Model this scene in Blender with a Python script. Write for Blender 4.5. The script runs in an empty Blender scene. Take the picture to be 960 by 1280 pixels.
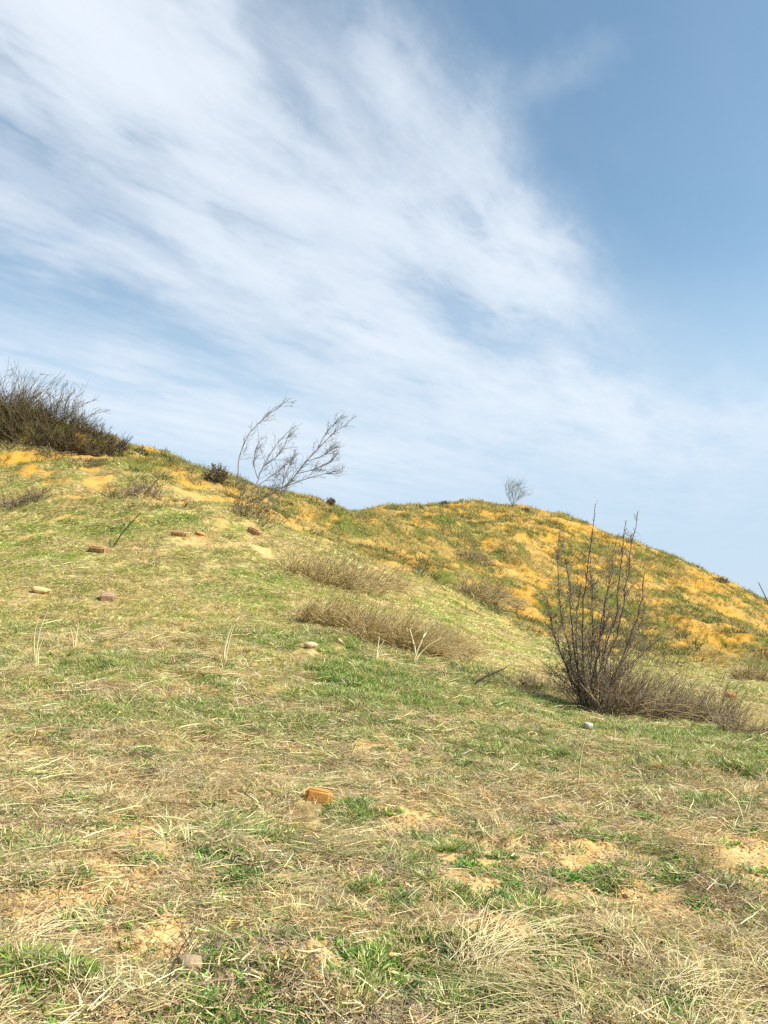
import bpy, bmesh, math, random
import numpy as np
from math import radians, sin, cos, pi

rng = np.random.default_rng(11)
random.seed(11)

# ------------------------------------------------------------------ camera frame
F = 949.0                       # focal length in photo pixels (960 x 1280)
PITCH = radians(8.0)
CAM = np.array([0.0, 0.0, 1.5])

def ray(u, v):
    xc, yc = (u-480)/F, (640-v)/F
    return np.array([xc, cos(PITCH)-yc*sin(PITCH), sin(PITCH)+yc*cos(PITCH)])

def at(u, v, Y):
    d = ray(u, v)
    return CAM + d*(Y/d[1])

# ------------------------------------------------------------------ noise
def _hash(ix, iy, seed):
    h = (ix.astype(np.int64)*374761393 + iy.astype(np.int64)*668265263 + seed*974634721) & 0xFFFFFFFF
    h = ((h ^ (h >> 13))*1274126177) & 0xFFFFFFFF
    h = h ^ (h >> 16)
    return (h & 0xFFFFFF)/float(0xFFFFFF)

def vnoise(x, y, seed=0):
    ix, iy = np.floor(x), np.floor(y)
    fx, fy = x-ix, y-iy
    fx = fx*fx*fx*(fx*(fx*6-15)+10); fy = fy*fy*fy*(fy*(fy*6-15)+10)
    a, b = _hash(ix, iy, seed), _hash(ix+1, iy, seed)
    c, d = _hash(ix, iy+1, seed), _hash(ix+1, iy+1, seed)
    return (a+(b-a)*fx)*(1-fy)+(c+(d-c)*fx)*fy

def fbm(x, y, seed=0, octv=4, gain=.5):
    s, a, t = 0., 1., 0.
    for k in range(octv):
        ca, sa = cos(.7*k+.3), sin(.7*k+.3)
        s = s+a*vnoise((x*ca-y*sa)*2**k+17*k, (x*sa+y*ca)*2**k-9*k, seed+k)
        t += a; a *= gain
    return s/t

def sstep(a, b, x):
    t = np.clip((x-a)/(b-a), 0, 1)
    return t*t*(3-2*t)

# ------------------------------------------------------------------ the hillside
CP = []
for u, v, Y in [
    (0,1280,2.3),(480,1280,2.5),(960,1280,2.7),(-300,1280,2.15),(1260,1280,2.9),
    (0,1000,4.8),(480,1000,5.6),(960,1000,6.2),(-300,1000,4.4),(1260,1000,6.6),
    (0,850,8.5),(240,850,9.2),(480,850,10.2),(640,850,12.3),(735,893,11.0),(960,930,9.6),(1200,955,9.2),
    (-300,850,8.0),
    (0,740,14),(240,740,15.5),(480,782,14.5),(-300,740,13.5),
    (0,640,22),(300,640,23),(-300,640,21),
    (0,575,27),(180,576,28.5),(-300,560,27),
    (0,524,31),(60,534,31.5),(120,556,32),(180,572,32),(300,606,32.5),(400,624,36),(460,637,45),(-250,490,31),
    (570,632,57),(520,641,55),(640,638,56.5),(700,648,55.5),(800,682,52.5),(900,727,48.5),(960,757,45),(1100,835,38),
    (640,700,38),(800,760,36),(960,800,31),(880,800,31),(560,690,36),
    (640,780,24),(560,740,24),(860,850,18.5),(960,866,16.5),(1200,905,14),
    (480,690,31),(480,645,42),(400,680,25.5),(300,690,18.8),(640,832,14.8),(760,850,17),
    ]:
    p = at(u, v, Y); CP.append(tuple(p))
for u, Y, z in [(-250,42,9.0),(0,42,9.3),(180,42,7.2),(300,44,6.0),(400,52,6.4),(460,62,7.2),
                (570,75,8.6),(700,74,6.8),(800,72,4.0),(900,68,.6),(1000,64,-1.5),(1300,55,-3),
                (0,70,6),(300,80,3.5),(570,100,4),(850,95,-1.5),(-300,65,7)]:
    CP.append(((u-480)/F*Y, Y, z))
CP += [(0,.6,.02),(-3,0,.15),(3,0,-.1),(0,-4,-.6),(-6,-5,-.3),(6,-5,-1.0),(-14,0,1.3),(14,0,-1.0)]
CP = np.array(CP)

def _U(r2):
    return .5*r2*np.log(r2+1e-9)
_n = len(CP)
_K = _U(((CP[:, None, :2]-CP[None, :, :2])**2).sum(-1)) + np.eye(_n)*.02
_P = np.c_[np.ones(_n), CP[:, :2]]
_A = np.block([[_K, _P], [_P.T, np.zeros((3, 3))]])
_W = np.linalg.solve(_A, np.r_[CP[:, 2], 0, 0, 0])

def base_h(x, y):
    z = _W[_n]+_W[_n+1]*x+_W[_n+2]*y
    for i in range(_n):
        z = z+_W[i]*_U((x-CP[i, 0])**2+(y-CP[i, 1])**2)
    r = np.sqrt(x*x+y*y)
    z = np.clip(z, -8, 12)
    return z+( -7-z)*sstep(75, 170, r)

def gully(x, y):
    """how far a point lies beyond the gully, metres"""
    t = x/np.maximum(y, 1.)*F+480
    return y-np.interp(t, [-300, 0, 200, 300, 400, 480, 560, 640, 760, 860, 960, 1200],
                       [27, 26, 26, 25, 27, 27, 26, 23, 22.5, 24, 24, 20])

_L0, _L1 = at(-60, 552, 29.0)[:2], at(205, 590, 29.0)[:2]
def ledge_t(x, y):
    d = _L1-_L0; L = np.hypot(*d); d = d/L
    s = (x-_L0[0])*d[0]+(y-_L0[1])*d[1]
    t = -(x-_L0[0])*d[1]+(y-_L0[1])*d[0]
    t = t+1.6*(fbm(x/1.3, y/1.3, 40, 3)-.5)
    return t, sstep(-8, -2, s)*(1-sstep(L*.55, L*1.05, s))

def height(x, y):
    x = np.asarray(x, float); y = np.asarray(y, float)
    z = base_h(x, y)
    r = np.sqrt(x*x+y*y)
    near = 1-sstep(9, 22, r)
    far = sstep(0, 6, gully(x, y))
    z = z+((fbm(x/.5, y/.5, 3, 3)-.5)*.15+(fbm(x/.13, y/.13, 4, 3)-.5)*.05)*near*sstep(.8, 2.2, r)
    z = z+(fbm(x/1.6, y/1.6, 5, 3)-.5)*(.10+.12*sstep(10, 25, r))
    up = sstep(17, 25, r)*(1-far)
    z = z+up*((fbm(x/.9, y/.9, 7, 4)-.5)*.42)
    z = z+((fbm(x/.9, y/.9, 6, 4)-.5)*.5+(fbm(x/.25, y/.25, 8, 3)-.5)*.16+(fbm(x/3.2, y/3.2, 9, 3)-.5)*.8)*far
    t, w = ledge_t(x, y)
    z = z+.85*w*(sstep(-.22, .22, t)-sstep(.22, 4, t)*.6)
    return z

_Y = np.r_[np.linspace(1.2, 8, 900), np.linspace(8, 90, 3000)[1:]]
def place(u, v):
    """the ground point seen at photo pixel u, v (just below, where that pixel is sky)"""
    for k in range(30):
        p = _hit(u, v+1.5*k)
        if p is not None: return p

def _hit(u, v):
    d = ray(u, v)
    P = CAM[None, :]+d[None, :]*(_Y/d[1])[:, None]
    below = P[:, 2] < height(P[:, 0], P[:, 1])
    k = int(np.argmax(below)) if below.any() else None
    if k is None:
        return None
    p = P[k]
    return np.array([p[0], p[1], float(height(p[0], p[1]))])

def ground(x, y):
    return np.array([x, y, float(height(x, y))])

def project(P):
    d = np.asarray(P)-CAM
    fw = d[..., 1]*cos(PITCH)+d[..., 2]*sin(PITCH)
    up = -d[..., 1]*sin(PITCH)+d[..., 2]*cos(PITCH)
    return 480+F*d[..., 0]/fw, 640-F*up/fw

# ------------------------------------------------------------------ scene helpers
scene = bpy.context.scene
COL = scene.collection

def mesh_np(name, verts, faces, attrs=None, smooth=True):
    """verts (n,3); faces: list of (m,k) integer arrays"""
    me = bpy.data.meshes.new(name)
    verts = np.asarray(verts, np.float32)
    me.vertices.add(len(verts)); me.vertices.foreach_set('co', verts.ravel())
    tot = sum(f.size for f in faces); nf = sum(len(f) for f in faces)
    me.loops.add(tot); me.polygons.add(nf)
    me.loops.foreach_set('vertex_index', np.concatenate([f.ravel() for f in faces]).astype(np.int32))
    ls, o = [], 0
    for f in faces:
        ls.append(o+np.arange(len(f))*f.shape[1]); o += f.size
    me.polygons.foreach_set('loop_start', np.concatenate(ls).astype(np.int32))
    me.update(calc_edges=True)
    for k, a in (attrs or {}).items():
        a = np.asarray(a, np.float32)
        if a.ndim == 1:
            at_ = me.attributes.new(k, 'FLOAT', 'POINT'); at_.data.foreach_set('value', a)
        elif a.shape[1] == 3:
            at_ = me.attributes.new(k, 'FLOAT_VECTOR', 'POINT'); at_.data.foreach_set('vector', a.ravel())
    if smooth:
        me.shade_smooth()
    return me

def add(name, me, mat=None, parent=None, loc=None):
    o = bpy.data.objects.new(name, me); COL.objects.link(o)
    if mat is not None and me is not None and len(me.materials) == 0:
        me.materials.append(mat)
    if parent is not None: o.parent = parent
    if loc is not None: o.location = tuple(float(c) for c in loc)
    return o

def tag(o, label=None, cat=None, group=None, kind=None):
    if label: o['label'] = label
    if cat: o['category'] = cat
    if group: o['group'] = group
    if kind: o['kind'] = kind
    return o

def norm(a):
    return a/np.maximum(np.linalg.norm(a, axis=-1, keepdims=True), 1e-9)

# ------------------------------------------------------------------ materials
def new_mat(name):
    m = bpy.data.materials.new(name); m.use_nodes = True
    nt = m.node_tree; nt.nodes.clear()
    return m, nt
class N:
    def __init__(s, nt): s.nt = nt
    def n(s, t, **kw):
        nd = s.nt.nodes.new(t)
        for k, v in kw.items(): setattr(nd, k, v)
        return nd
    def set(s, sock, v):
        if hasattr(v, 'is_output') or isinstance(v, bpy.types.NodeSocket): s.nt.links.new(v, sock)
        else: sock.default_value = v
    def math(s, op, a, b=0., c=0., clamp=False):
        nd = s.n('ShaderNodeMath', operation=op, use_clamp=clamp)
        for i, v in enumerate((a, b, c)): s.set(nd.inputs[i], v)
        return nd.outputs[0]
    def mix(s, f, a, b, blend='MIX'):
        nd = s.n('ShaderNodeMix', data_type='RGBA', blend_type=blend)
        s.set(nd.inputs[0], f); s.set(nd.inputs[6], a); s.set(nd.inputs[7], b)
        return nd.outputs[2]
    def attr(s, name, typ='GEOMETRY'):
        return s.n('ShaderNodeAttribute', attribute_name=name, attribute_type=typ)
    def noise(s, scale, vec=None, detail=4., rough=.55, dist=0.):
        nd = s.n('ShaderNodeTexNoise'); nd.inputs['Scale'].default_value = scale
        nd.inputs['Detail'].default_value = detail; nd.inputs['Roughness'].default_value = rough
        nd.inputs['Distortion'].default_value = dist
        if vec is not None: s.nt.links.new(vec, nd.inputs['Vector'])
        return nd.outputs['Fac']
    def ramp(s, f, lo, hi):
        nd = s.n('ShaderNodeMapRange'); nd.interpolation_type = 'SMOOTHSTEP'
        s.set(nd.inputs[0], f); nd.inputs[1].default_value = lo; nd.inputs[2].default_value = hi
        return nd.outputs[0]
    def bsdf(s, col, rough=.85, spec=.2, normal=None):
        nd = s.n('ShaderNodeBsdfPrincipled'); s.set(nd.inputs['Base Color'], col)
        s.set(nd.inputs['Roughness'], rough); nd.inputs['Specular IOR Level'].default_value = spec
        if normal is not None: s.nt.links.new(normal, nd.inputs['Normal'])
        return nd.outputs[0]
    def out(s, sh):
        o = s.n('ShaderNodeOutputMaterial'); s.nt.links.new(sh, o.inputs['Surface'])
    def bump(s, h, strength, dist):
        nd = s.n('ShaderNodeBump'); s.nt.links.new(h, nd.inputs['Height'])
        nd.inputs['Strength'].default_value = strength; nd.inputs['Distance'].default_value = dist
        return nd.outputs[0]
def C4(c): return (c[0], c[1], c[2], 1.)

def mat_ground():
    m, nt = new_mat('sandy_soil'); k = N(nt)
    pos = k.n('ShaderNodeNewGeometry').outputs['Position']
    col = k.attr('soilcol').outputs['Color']
    n1 = k.noise(9, pos, 6, .65); n2 = k.noise(60, pos, 5, .7); n3 = k.noise(2.2, pos, 5, .6)
    c = k.mix(k.ramp(n1, .35, .7), col, k.mix(.6, col, (.9, .62, .28, 1), 'MULTIPLY'))
    c = k.mix(k.math('MULTIPLY', k.ramp(n2, .5, .72), .55), c, k.mix(1., c, (.45, .38, .30, 1), 'MULTIPLY'))
    c = k.mix(k.math('MULTIPLY', k.ramp(n3, .5, .75), .4), c, k.mix(1., c, (1.2, 1.15, 1.05, 1), 'MULTIPLY'))
    n4 = k.noise(150, pos, 3, .6)
    c = k.mix(k.math('MULTIPLY', k.ramp(n4, .60, .68), .6), c, k.mix(1., c, (.30, .24, .18, 1), 'MULTIPLY'))
    h = k.math('ADD', k.math('MULTIPLY', n2, .35), n1)
    k.out(k.bsdf(c, .95, .1, k.bump(h, .9, .03)))
    return m

def mat_grass():
    m, nt = new_mat('grass_blades'); k = N(nt)
    col = k.attr('col', 'INSTANCER').outputs['Color']
    alt = k.attr('alt', 'INSTANCER').outputs['Color']
    b = k.attr('bl').outputs['Vector']
    sp = k.n('ShaderNodeSeparateXYZ'); nt.links.new(b, sp.inputs[0])
    c = k.mix(sp.outputs[1], col, alt)
    v = k.math('MULTIPLY_ADD', sp.outputs[0], .9, .55)
    vv = k.n('ShaderNodeCombineColor')
    for i in range(3): nt.links.new(v, vv.inputs[i])
    c = k.mix(1., c, vv.outputs[0], 'MULTIPLY')
    d = k.n('ShaderNodeBsdfDiffuse'); nt.links.new(c, d.inputs[0])
    t = k.n('ShaderNodeBsdfTranslucent'); nt.links.new(c, t.inputs[0])
    g = k.n('ShaderNodeBsdfGlossy'); g.inputs['Roughness'].default_value = .5
    x = k.n('ShaderNodeMixShader'); x.inputs[0].default_value = .3
    nt.links.new(d.outputs[0], x.inputs[1]); nt.links.new(t.outputs[0], x.inputs[2])
    y = k.n('ShaderNodeMixShader'); y.inputs[0].default_value = .04
    nt.links.new(x.outputs[0], y.inputs[1]); nt.links.new(g.outputs[0], y.inputs[2])
    k.out(y.outputs[0])
    return m

def mat_plant(name, c0, c1, transl=0.):
    """bark, dry stems: colour between c0 and c1 by the stem's own number"""
    m, nt = new_mat(name); k = N(nt)
    b = k.attr('bl').outputs['Fac']
    pos = k.n('ShaderNodeNewGeometry').outputs['Position']
    n = k.noise(14, pos, 4)
    c = k.mix(k.math('ADD', k.math('MULTIPLY', n, .6), k.math('MULTIPLY', b, .6), clamp=True), C4(c0), C4(c1))
    if transl:
        d = k.n('ShaderNodeBsdfDiffuse'); nt.links.new(c, d.inputs[0])
        t = k.n('ShaderNodeBsdfTranslucent'); nt.links.new(c, t.inputs[0])
        x = k.n('ShaderNodeMixShader'); x.inputs[0].default_value = transl
        nt.links.new(d.outputs[0], x.inputs[1]); nt.links.new(t.outputs[0], x.inputs[2])
        k.out(x.outputs[0])
    else:
        k.out(k.bsdf(c, .8, .2, k.bump(n, .5, .01)))
    return m

def mat_stone(name, c0, c1, sc=9.):
    m, nt = new_mat(name); k = N(nt)
    co = k.n('ShaderNodeTexCoord').outputs['Object']
    n1 = k.noise(sc, co, 6, .65); n2 = k.noise(sc*7, co, 4, .7)
    c = k.mix(k.ramp(n1, .3, .7), C4(c0), C4(c1))
    c = k.mix(k.math('MULTIPLY', k.ramp(n2, .52, .7), .5), c, k.mix(1., c, (.5, .45, .4, 1), 'MULTIPLY'))
    k.out(k.bsdf(c, .9, .2, k.bump(k.math('ADD', n1, k.math('MULTIPLY', n2, .4)), .8, .012)))
    return m

def mat_crumb():
    m, nt = new_mat('earth_crumbs'); k = N(nt)
    pos = k.n('ShaderNodeNewGeometry').outputs['Position']
    c = k.attr('col', 'INSTANCER').outputs['Color']
    c = k.mix(k.math('MULTIPLY', k.noise(140, pos, 3), .7), c, k.mix(1., c, (.6, .52, .42, 1), 'MULTIPLY'))
    k.out(k.bsdf(c, .95, .1))
    return m

M_GROUND, M_GRASS, M_CRUMB = mat_ground(), mat_grass(), mat_crumb()
M_BARK = mat_plant('dark_bark', (.05, .04, .032), (.13, .10, .08))
M_TWIG = mat_plant('twig_bark', (.10, .075, .052), (.30, .23, .16))
M_GULLY = mat_plant('gully_brush', (.12, .085, .06), (.40, .31, .21), .1)
M_GREYBARK = mat_plant('grey_bark', (.11, .10, .09), (.27, .25, .22))
M_BUD = mat_plant('leaf_buds', (.09, .085, .04), (.20, .18, .09), .2)
M_BRUSH = mat_plant('dead_brush', (.20, .145, .06), (.64, .50, .23), .2)
M_BRUSHGREY = mat_plant('grey_brush', (.20, .16, .085), (.54, .44, .24), .2)
M_THICKET = mat_plant('thicket_bark', (.075, .06, .035), (.24, .19, .105), .1)
M_STRAW = mat_plant('dry_straw', (.46, .33, .14), (.82, .66, .34), .2)
M_STRAWPALE = mat_plant('pale_straw', (.62, .50, .24), (.92, .81, .48), .2)
M_OLIVE = mat_plant('olive_leaves', (.05, .06, .018), (.16, .17, .05), .25)

# ------------------------------------------------------------------ what grows where (world space)
def blob_list(L):
    out = []
    for u, v, du, dv, a in L:
        p = place(u, v)
        p0, p1 = place(u, v+dv), place(u, v-dv)
        ry = .5*abs(np.hypot(*p1[:2])-np.hypot(*p0[:2]))
        rx = du/F*p[1]
        ang = math.atan2(p[0], p[1])
        out.append((p[0], p[1], rx, min(ry, 6.)+.03, ang, a))
    return out

SOIL = blob_list([
    (760,1080,50,32,1),(805,1115,45,35,1),(845,1150,30,20,.8),(720,1028,32,13,.9),(590,1078,36,22,1),(810,990,42,14,.8),
    (400,1165,55,36,1),(640,1195,36,30,1),(60,1140,52,22,.9),(280,1078,22,14,.8),(470,935,40,9,.7),(540,1025,32,18,.8),
    (860,1040,40,14,.5),(330,1180,34,30,.8),(100,1240,40,25,.6),(455,970,30,8,.6),(950,1060,26,18,.7),(490,1200,22,16,.5),
    (160,1115,40,16,.6),(430,1240,40,20,.7),(250,1250,40,20,.5),(900,1190,40,16,.4),(690,1100,26,20,.5),
    (120,575,40,8,.6),(30,570,45,8,.9),(95,567,18,11,1.1),(110,600,26,5,.8),(190,605,28,8,1),(237,598,24,8,1.2),(120,622,35,6,.6),
    (300,627,40,8,.8),(385,662,22,8,1.4),(20,592,24,7,.7),(255,652,40,5,.4),(330,690,20,5,.6),(265,680,30,5,.5),
    (455,655,26,6,.8),(510,705,16,6,1),(450,688,24,6,.7),(640,762,34,9,1.1),(612,745,18,6,.8),(655,706,70,5,1),(580,722,24,5,.6),
    (900,790,70,11,1),(880,745,60,14,.5),(660,655,60,9,.6),(740,665,60,8,.6),(830,725,60,9,.5),(530,640,40,6,.4),(700,640,40,5,.5),
    (930,775,45,8,.7),(820,790,60,10,.5),(40,738,12,4,.5),(925,868,14,5,.5),
    ])
GREEN = blob_list([
    (40,660,60,14,.7),(150,655,90,14,.5),(330,720,40,12,.6),(290,735,60,14,.5),(30,580,50,6,.8),(110,585,40,5,.8),(480,835,45,9,1),(440,845,40,8,.6),
    (870,915,80,14,.9),(940,945,40,16,.7),(820,745,40,10,.7),(760,800,60,16,.5),(690,690,60,10,.4),(620,735,50,12,.4),(545,880,24,10,.7),
    (60,700,70,14,.5),(40,1070,60,18,.6),(300,1030,60,16,.4),(440,1010,30,12,.8),(190,1130,22,14,.6),(40,1230,60,30,.6),(560,1050,40,12,.3),
    (640,1130,50,14,.4),(590,1250,60,20,.5),(760,1115,24,9,.8),(440,1210,30,14,.6),(700,1180,40,12,.4),(890,1010,30,12,.5),(250,900,90,16,.3),(790,760,40,9,.5),
    ])
BRUSHZONE = blob_list([(470,785,110,30,1),(430,710,75,18,.9),(740,870,70,24,1),(860,885,90,26,.9),(40,835,50,12,.6),(850,905,80,22,.5)])  # around the brush rows, where the grass itself is less green

def blobs(L, x, y, warp=.35):
    wx = x+(fbm(x/.45+3, y/.45, 71, 3)-.5)*warp*2; wy = y+(fbm(x/.45, y/.45+8, 77, 3)-.5)*warp*3
    s = np.zeros_like(x)
    for px, py, rx, ry, ang, a in L:
        dx, dy = wx-px, wy-py
        ca, sa = cos(ang), sin(ang)
        e = ((dx*ca-dy*sa)/rx)**2+((dx*sa+dy*ca)/ry)**2
        s = np.maximum(s, a*np.exp(-.9*e*e))
    return s

def fields(x, y):
    r = np.sqrt(x*x+y*y)
    far = sstep(-1.5, 3.5, gully(x, y)+3*(fbm(x/3, y/3, 21, 3)-.5))
    u = x/np.maximum(y, 1)*F+480
    wr = .12+.35*sstep(4, 20, r)
    near_rag = sstep(.36, .58, .6*fbm(x/.24, y/.24, 39, 4, .65)+.4*fbm(x/.08, y/.08, 29, 3))
    s = blobs(SOIL, x, y, wr)
    s = s*np.where(r < 9, .25+.85*near_rag, 1.)
    fore = 1-sstep(4.0, 8.0, r)
    n = .42*fbm(x/.6, y/.6, 31, 4)+.33*fbm(x/.2, y/.2, 32, 3)+.25*fbm(x/.08, y/.08, 30, 2); nm = fbm(x/1.1, y/1.1, 35, 4)
    hz = base_h(x, y)
    # beyond the gully the bare soil follows small terraces along the contours
    nf = .42*fbm(x/2.1, y/2.6+hz/.9, 33, 5, .6)+.33*fbm(x/.7+9, y/1.6+hz/.45, 34, 4, .6)+.25*fbm(x/.28, y/.5, 36, 3)
    up = sstep(18, 25, r)*(1-far)
    soil = s*1.0+fore*4.8*(n-.487)+(1-fore)*(1-far)*1.2*(nm-.66)
    rightness = sstep(520, 680, u)*.20-.06
    soil = soil*(1-.45*far)+far*(4.8*(nf-.492)+rightness+.16*sstep(47, 54, r))+up*3.8*(fbm(x/1.2, y/.8, 38, 4)-.505)
    ragged = (fbm(x/.2, y/.2, 37, 4, .65)-.5)*(1-far)
    soil = np.clip(soil+(.5+.6*fore)*ragged, 0, 1.2)
    g = blobs(GREEN, x, y, wr)+1.0*(fbm(x/1.5, y/1.0, 41, 4)-.45)+.8*(fbm(x/.35, y/.35, 43, 3)-.5)
    mid = sstep(5.5, 9, r)*(1-far)
    g = np.clip(g+.30*mid+.25*far-.08*fore, 0, 1)
    return dict(r=r, far=far, soil=soil, green=g, fore=fore, mid=mid, u=u,
                brush=blobs(BRUSHZONE, x, y, wr))

def lerp(a, b, t):
    return np.asarray(a)+(np.asarray(b)-np.asarray(a))*t[:, None]

# ------------------------------------------------------------------ ground sheet
def build_ground():
    fine = np.radians(np.linspace(-39, 39, 860))
    coarse = np.radians(np.linspace(39, 321, 72))[1:-1]
    azs = np.r_[fine, coarse]; na = len(azs)
    rs = np.r_[np.geomspace(.35, 16, 520), np.linspace(16, 62, 400)[1:], np.geomspace(62, 90, 24)[1:], np.geomspace(90, 6000, 40)[1:]]
    A, R = np.meshgrid(azs, rs)
    x, y = (R*np.sin(A)).ravel(), (R*np.cos(A)).ravel()
    z = height(x, y)
    v = np.c_[x, y, z]; v = np.r_[v, [[0, 0, float(height(0., 0.))]]]
    i = np.arange(len(rs)-1)[:, None]*na; j = np.arange(na)[None, :]; j2 = (j+1) % na
    q = np.stack([i+j, i+na+j, i+na+j2, i+j2], -1).reshape(-1, 4)[:, ::-1]
    c = len(v)-1
    tri = np.stack([np.full(na, c), np.arange(na), (np.arange(na)+1) % na], -1)[:, ::-1]
    f = fields(x, y)
    g = np.clip(f['green']+.5*(fbm(x/.07, y/.07, 53, 3)-.5), 0, 1)
    thatch = lerp(lerp((.38, .30, .13), (.30, .23, .11), f['fore']), (.20, .24, .055), g)
    fine = fbm(x/.11, y/.05, 54, 3)
    thatch = lerp(thatch, (.56, .46, .22), .8*sstep(.52, .72, fine))
    thatch = lerp(thatch, (.17, .13, .06), .7*sstep(.48, .28, fine))
    och = np.clip(f['far']+.7*sstep(18, 26, f['r']), 0, 1)
    hill = lerp((.36, .26, .09), (.15, .17, .035), sstep(.42, .66, fbm(x/1.1, y/1.6, 55, 4)))
    thatch = lerp(thatch, hill, f['far'])
    sand = lerp((.63, .465, .21), (.51, .305, .055), och)
    pale = sstep(.45, .75, fbm(x/1.7, y/1.7, 51, 3))
    sand = lerp(sand, (.56, .40, .18), .35*pale)
    rust = sstep(.5, .75, fbm(x/.6, y/.6, 52, 4))
    sand = lerp(sand, (.42, .26, .09), .3*rust)
    col = lerp(thatch, sand, sstep(.18, .50, f['soil']))
    col = np.r_[col, [[.2, .17, .08]]]
    me = mesh_np('ground', v, [q, tri], {'soilcol': col})
    o = add('ground', me, M_GROUND)
    tag(o, 'steep sandy hillside with ochre bare patches and thin grass', 'hillside', kind='structure')
    return o
build_ground()

# ------------------------------------------------------------------ grass tufts (sources) and scatter
def blades_mesh(name, base, head, lean0, curve, length, width, seg=3, bl=None, zmin=None):
    """n ribbons: base (n,3), heading angle, initial lean from vertical, added lean along the blade"""
    n = len(base)
    pts, wid = [base], [width*.8]
    p = base.copy()
    for k in range(seg):
        a = lean0+curve*(k+.5)/seg
        hd = head+.25*rng.standard_normal(n)*(k > 0)
        d = np.c_[np.sin(a)*np.cos(hd), np.sin(a)*np.sin(hd), np.cos(a)]
        p = p+d*(length/seg)[:, None]
        if zmin is not None: p[:, 2] = np.maximum(p[:, 2], zmin)
        pts.append(p.copy()); wid.append(width*(1-.75*((k+1)/seg)**1.5))
    pts = np.stack(pts, 1); wid = np.stack(wid, 1)                     # n,K,3
    side_a = head+pi/2+.9*rng.standard_normal(n)
    side = np.c_[np.cos(side_a), np.sin(side_a), .5*rng.standard_normal(n)]
    side = norm(side)[:, None, :]
    K = seg+1
    L = pts-side*wid[..., None]*.5; Rr = pts+side*wid[..., None]*.5
    v = np.stack([L, Rr], 2).reshape(-1, 3)                            # n,K,2
    b = (np.arange(n)*K*2)[:, None]+(np.arange(seg)*2)[None, :]
    q = np.stack([b, b+1, b+3, b+2], -1).reshape(-1, 4)
    if bl is None: bl = np.c_[rng.random(n), rng.random(n) < .25, rng.random(n)]
    at_ = np.repeat(bl.astype(float), K*2, 0)
    return mesh_np(name, v, [q], {'bl': at_})

def tuft_green(i):
    n = 26; r = .05*np.sqrt(rng.random(n)); a = rng.random(n)*2*pi
    base = np.c_[r*np.cos(a), r*np.sin(a), np.full(n, -.006)]
    return blades_mesh('green_tuft', base, a+rng.standard_normal(n)*.6, rng.uniform(.1, .9, n), rng.uniform(.3, 1.1, n),
                       rng.uniform(.03, .085, n), rng.uniform(.004, .008, n))
def tuft_leaf(i):
    n = 30; r = .05*np.sqrt(rng.random(n)); a = rng.random(n)*2*pi
    base = np.c_[r*np.cos(a), r*np.sin(a), np.full(n, -.004)]
    return blades_mesh('leaf_tuft', base, a+rng.standard_normal(n)*.8, rng.uniform(.4, 1.1, n), rng.uniform(.2, .9, n),
                       rng.uniform(.02, .045, n), rng.uniform(.008, .015, n))
def tuft_straw(i):
    n = 20; r = .04*np.sqrt(rng.random(n)); a = rng.random(n)*2*pi
    base = np.c_[r*np.cos(a), r*np.sin(a), np.full(n, -.006)]
    return blades_mesh('straw_tuft', base, a*.3+rng.standard_normal(n)*.9, rng.uniform(.3, 1.0, n), rng.uniform(.5, 1.3, n),
                       rng.uniform(.06, .18, n), rng.uniform(.0034, .0064, n), 4, zmin=.004)
def tuft_flat(i):
    n = 19
    base = np.c_[rng.uniform(-.13, .13, n), rng.uniform(-.11, .11, n), rng.uniform(.003, .022, n)]
    hd = rng.standard_normal(n)*.55+pi*(rng.random(n) < .5)
    return blades_mesh('flat_straw', base, hd, rng.uniform(1.3, 1.6, n), rng.uniform(.0, .3, n),
                       rng.uniform(.05, .20, n), rng.uniform(.0028, .0058, n), 4, zmin=.003)
def tuft_litter(i):
    n = 24
    base = np.c_[rng.uniform(-.1, .1, n), rng.uniform(-.1, .1, n), rng.uniform(.0, .014, n)]
    return blades_mesh('litter', base, rng.random(n)*2*pi, rng.uniform(1.1, 1.65, n), rng.uniform(-.3, .5, n),
                       rng.uniform(.02, .08, n), rng.uniform(.003, .006, n), 2, zmin=.002)
def tuft_mat(i):
    """a low mat of fine crossed grass used away from the camera"""
    n = 38; r = .14*np.sqrt(rng.random(n)); a = rng.random(n)*2*pi
    base = np.c_[r*np.cos(a), r*np.sin(a), np.full(n, -.01)]
    return blades_mesh('grass_mat', base, a*.0+rng.standard_normal(n)*1.1, rng.uniform(.2, 1.2, n), rng.uniform(.3, .9, n),
                       rng.uniform(.03, .10, n), rng.uniform(.006, .012, n), 2, zmin=-.01)

def crumb(i):
    bm = bmesh.new(); bmesh.ops.create_icosphere(bm, subdivisions=2, radius=1.)
    for v in bm.verts:
        v.co *= 1+.35*(random.random()-.5); v.co.z *= .7
    me = bpy.data.meshes.new('earth_crumb'); bm.to_mesh(me); bm.free()
    return me

def source(fn, count):
    c = bpy.data.collections.new(fn.__name__)
    for i in range(count):
        me = fn(i); me.materials.append(M_CRUMB if fn is crumb else M_GRASS)
        c.objects.link(bpy.data.objects.new(me.name, me))
    return c
SRC = {k: source(f, 8) for k, f in dict(green=tuft_green, leaf=tuft_leaf, straw=tuft_straw, flat=tuft_flat,
                                        litter=tuft_litter, mat=tuft_mat, crumb=crumb).items()}

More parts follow.
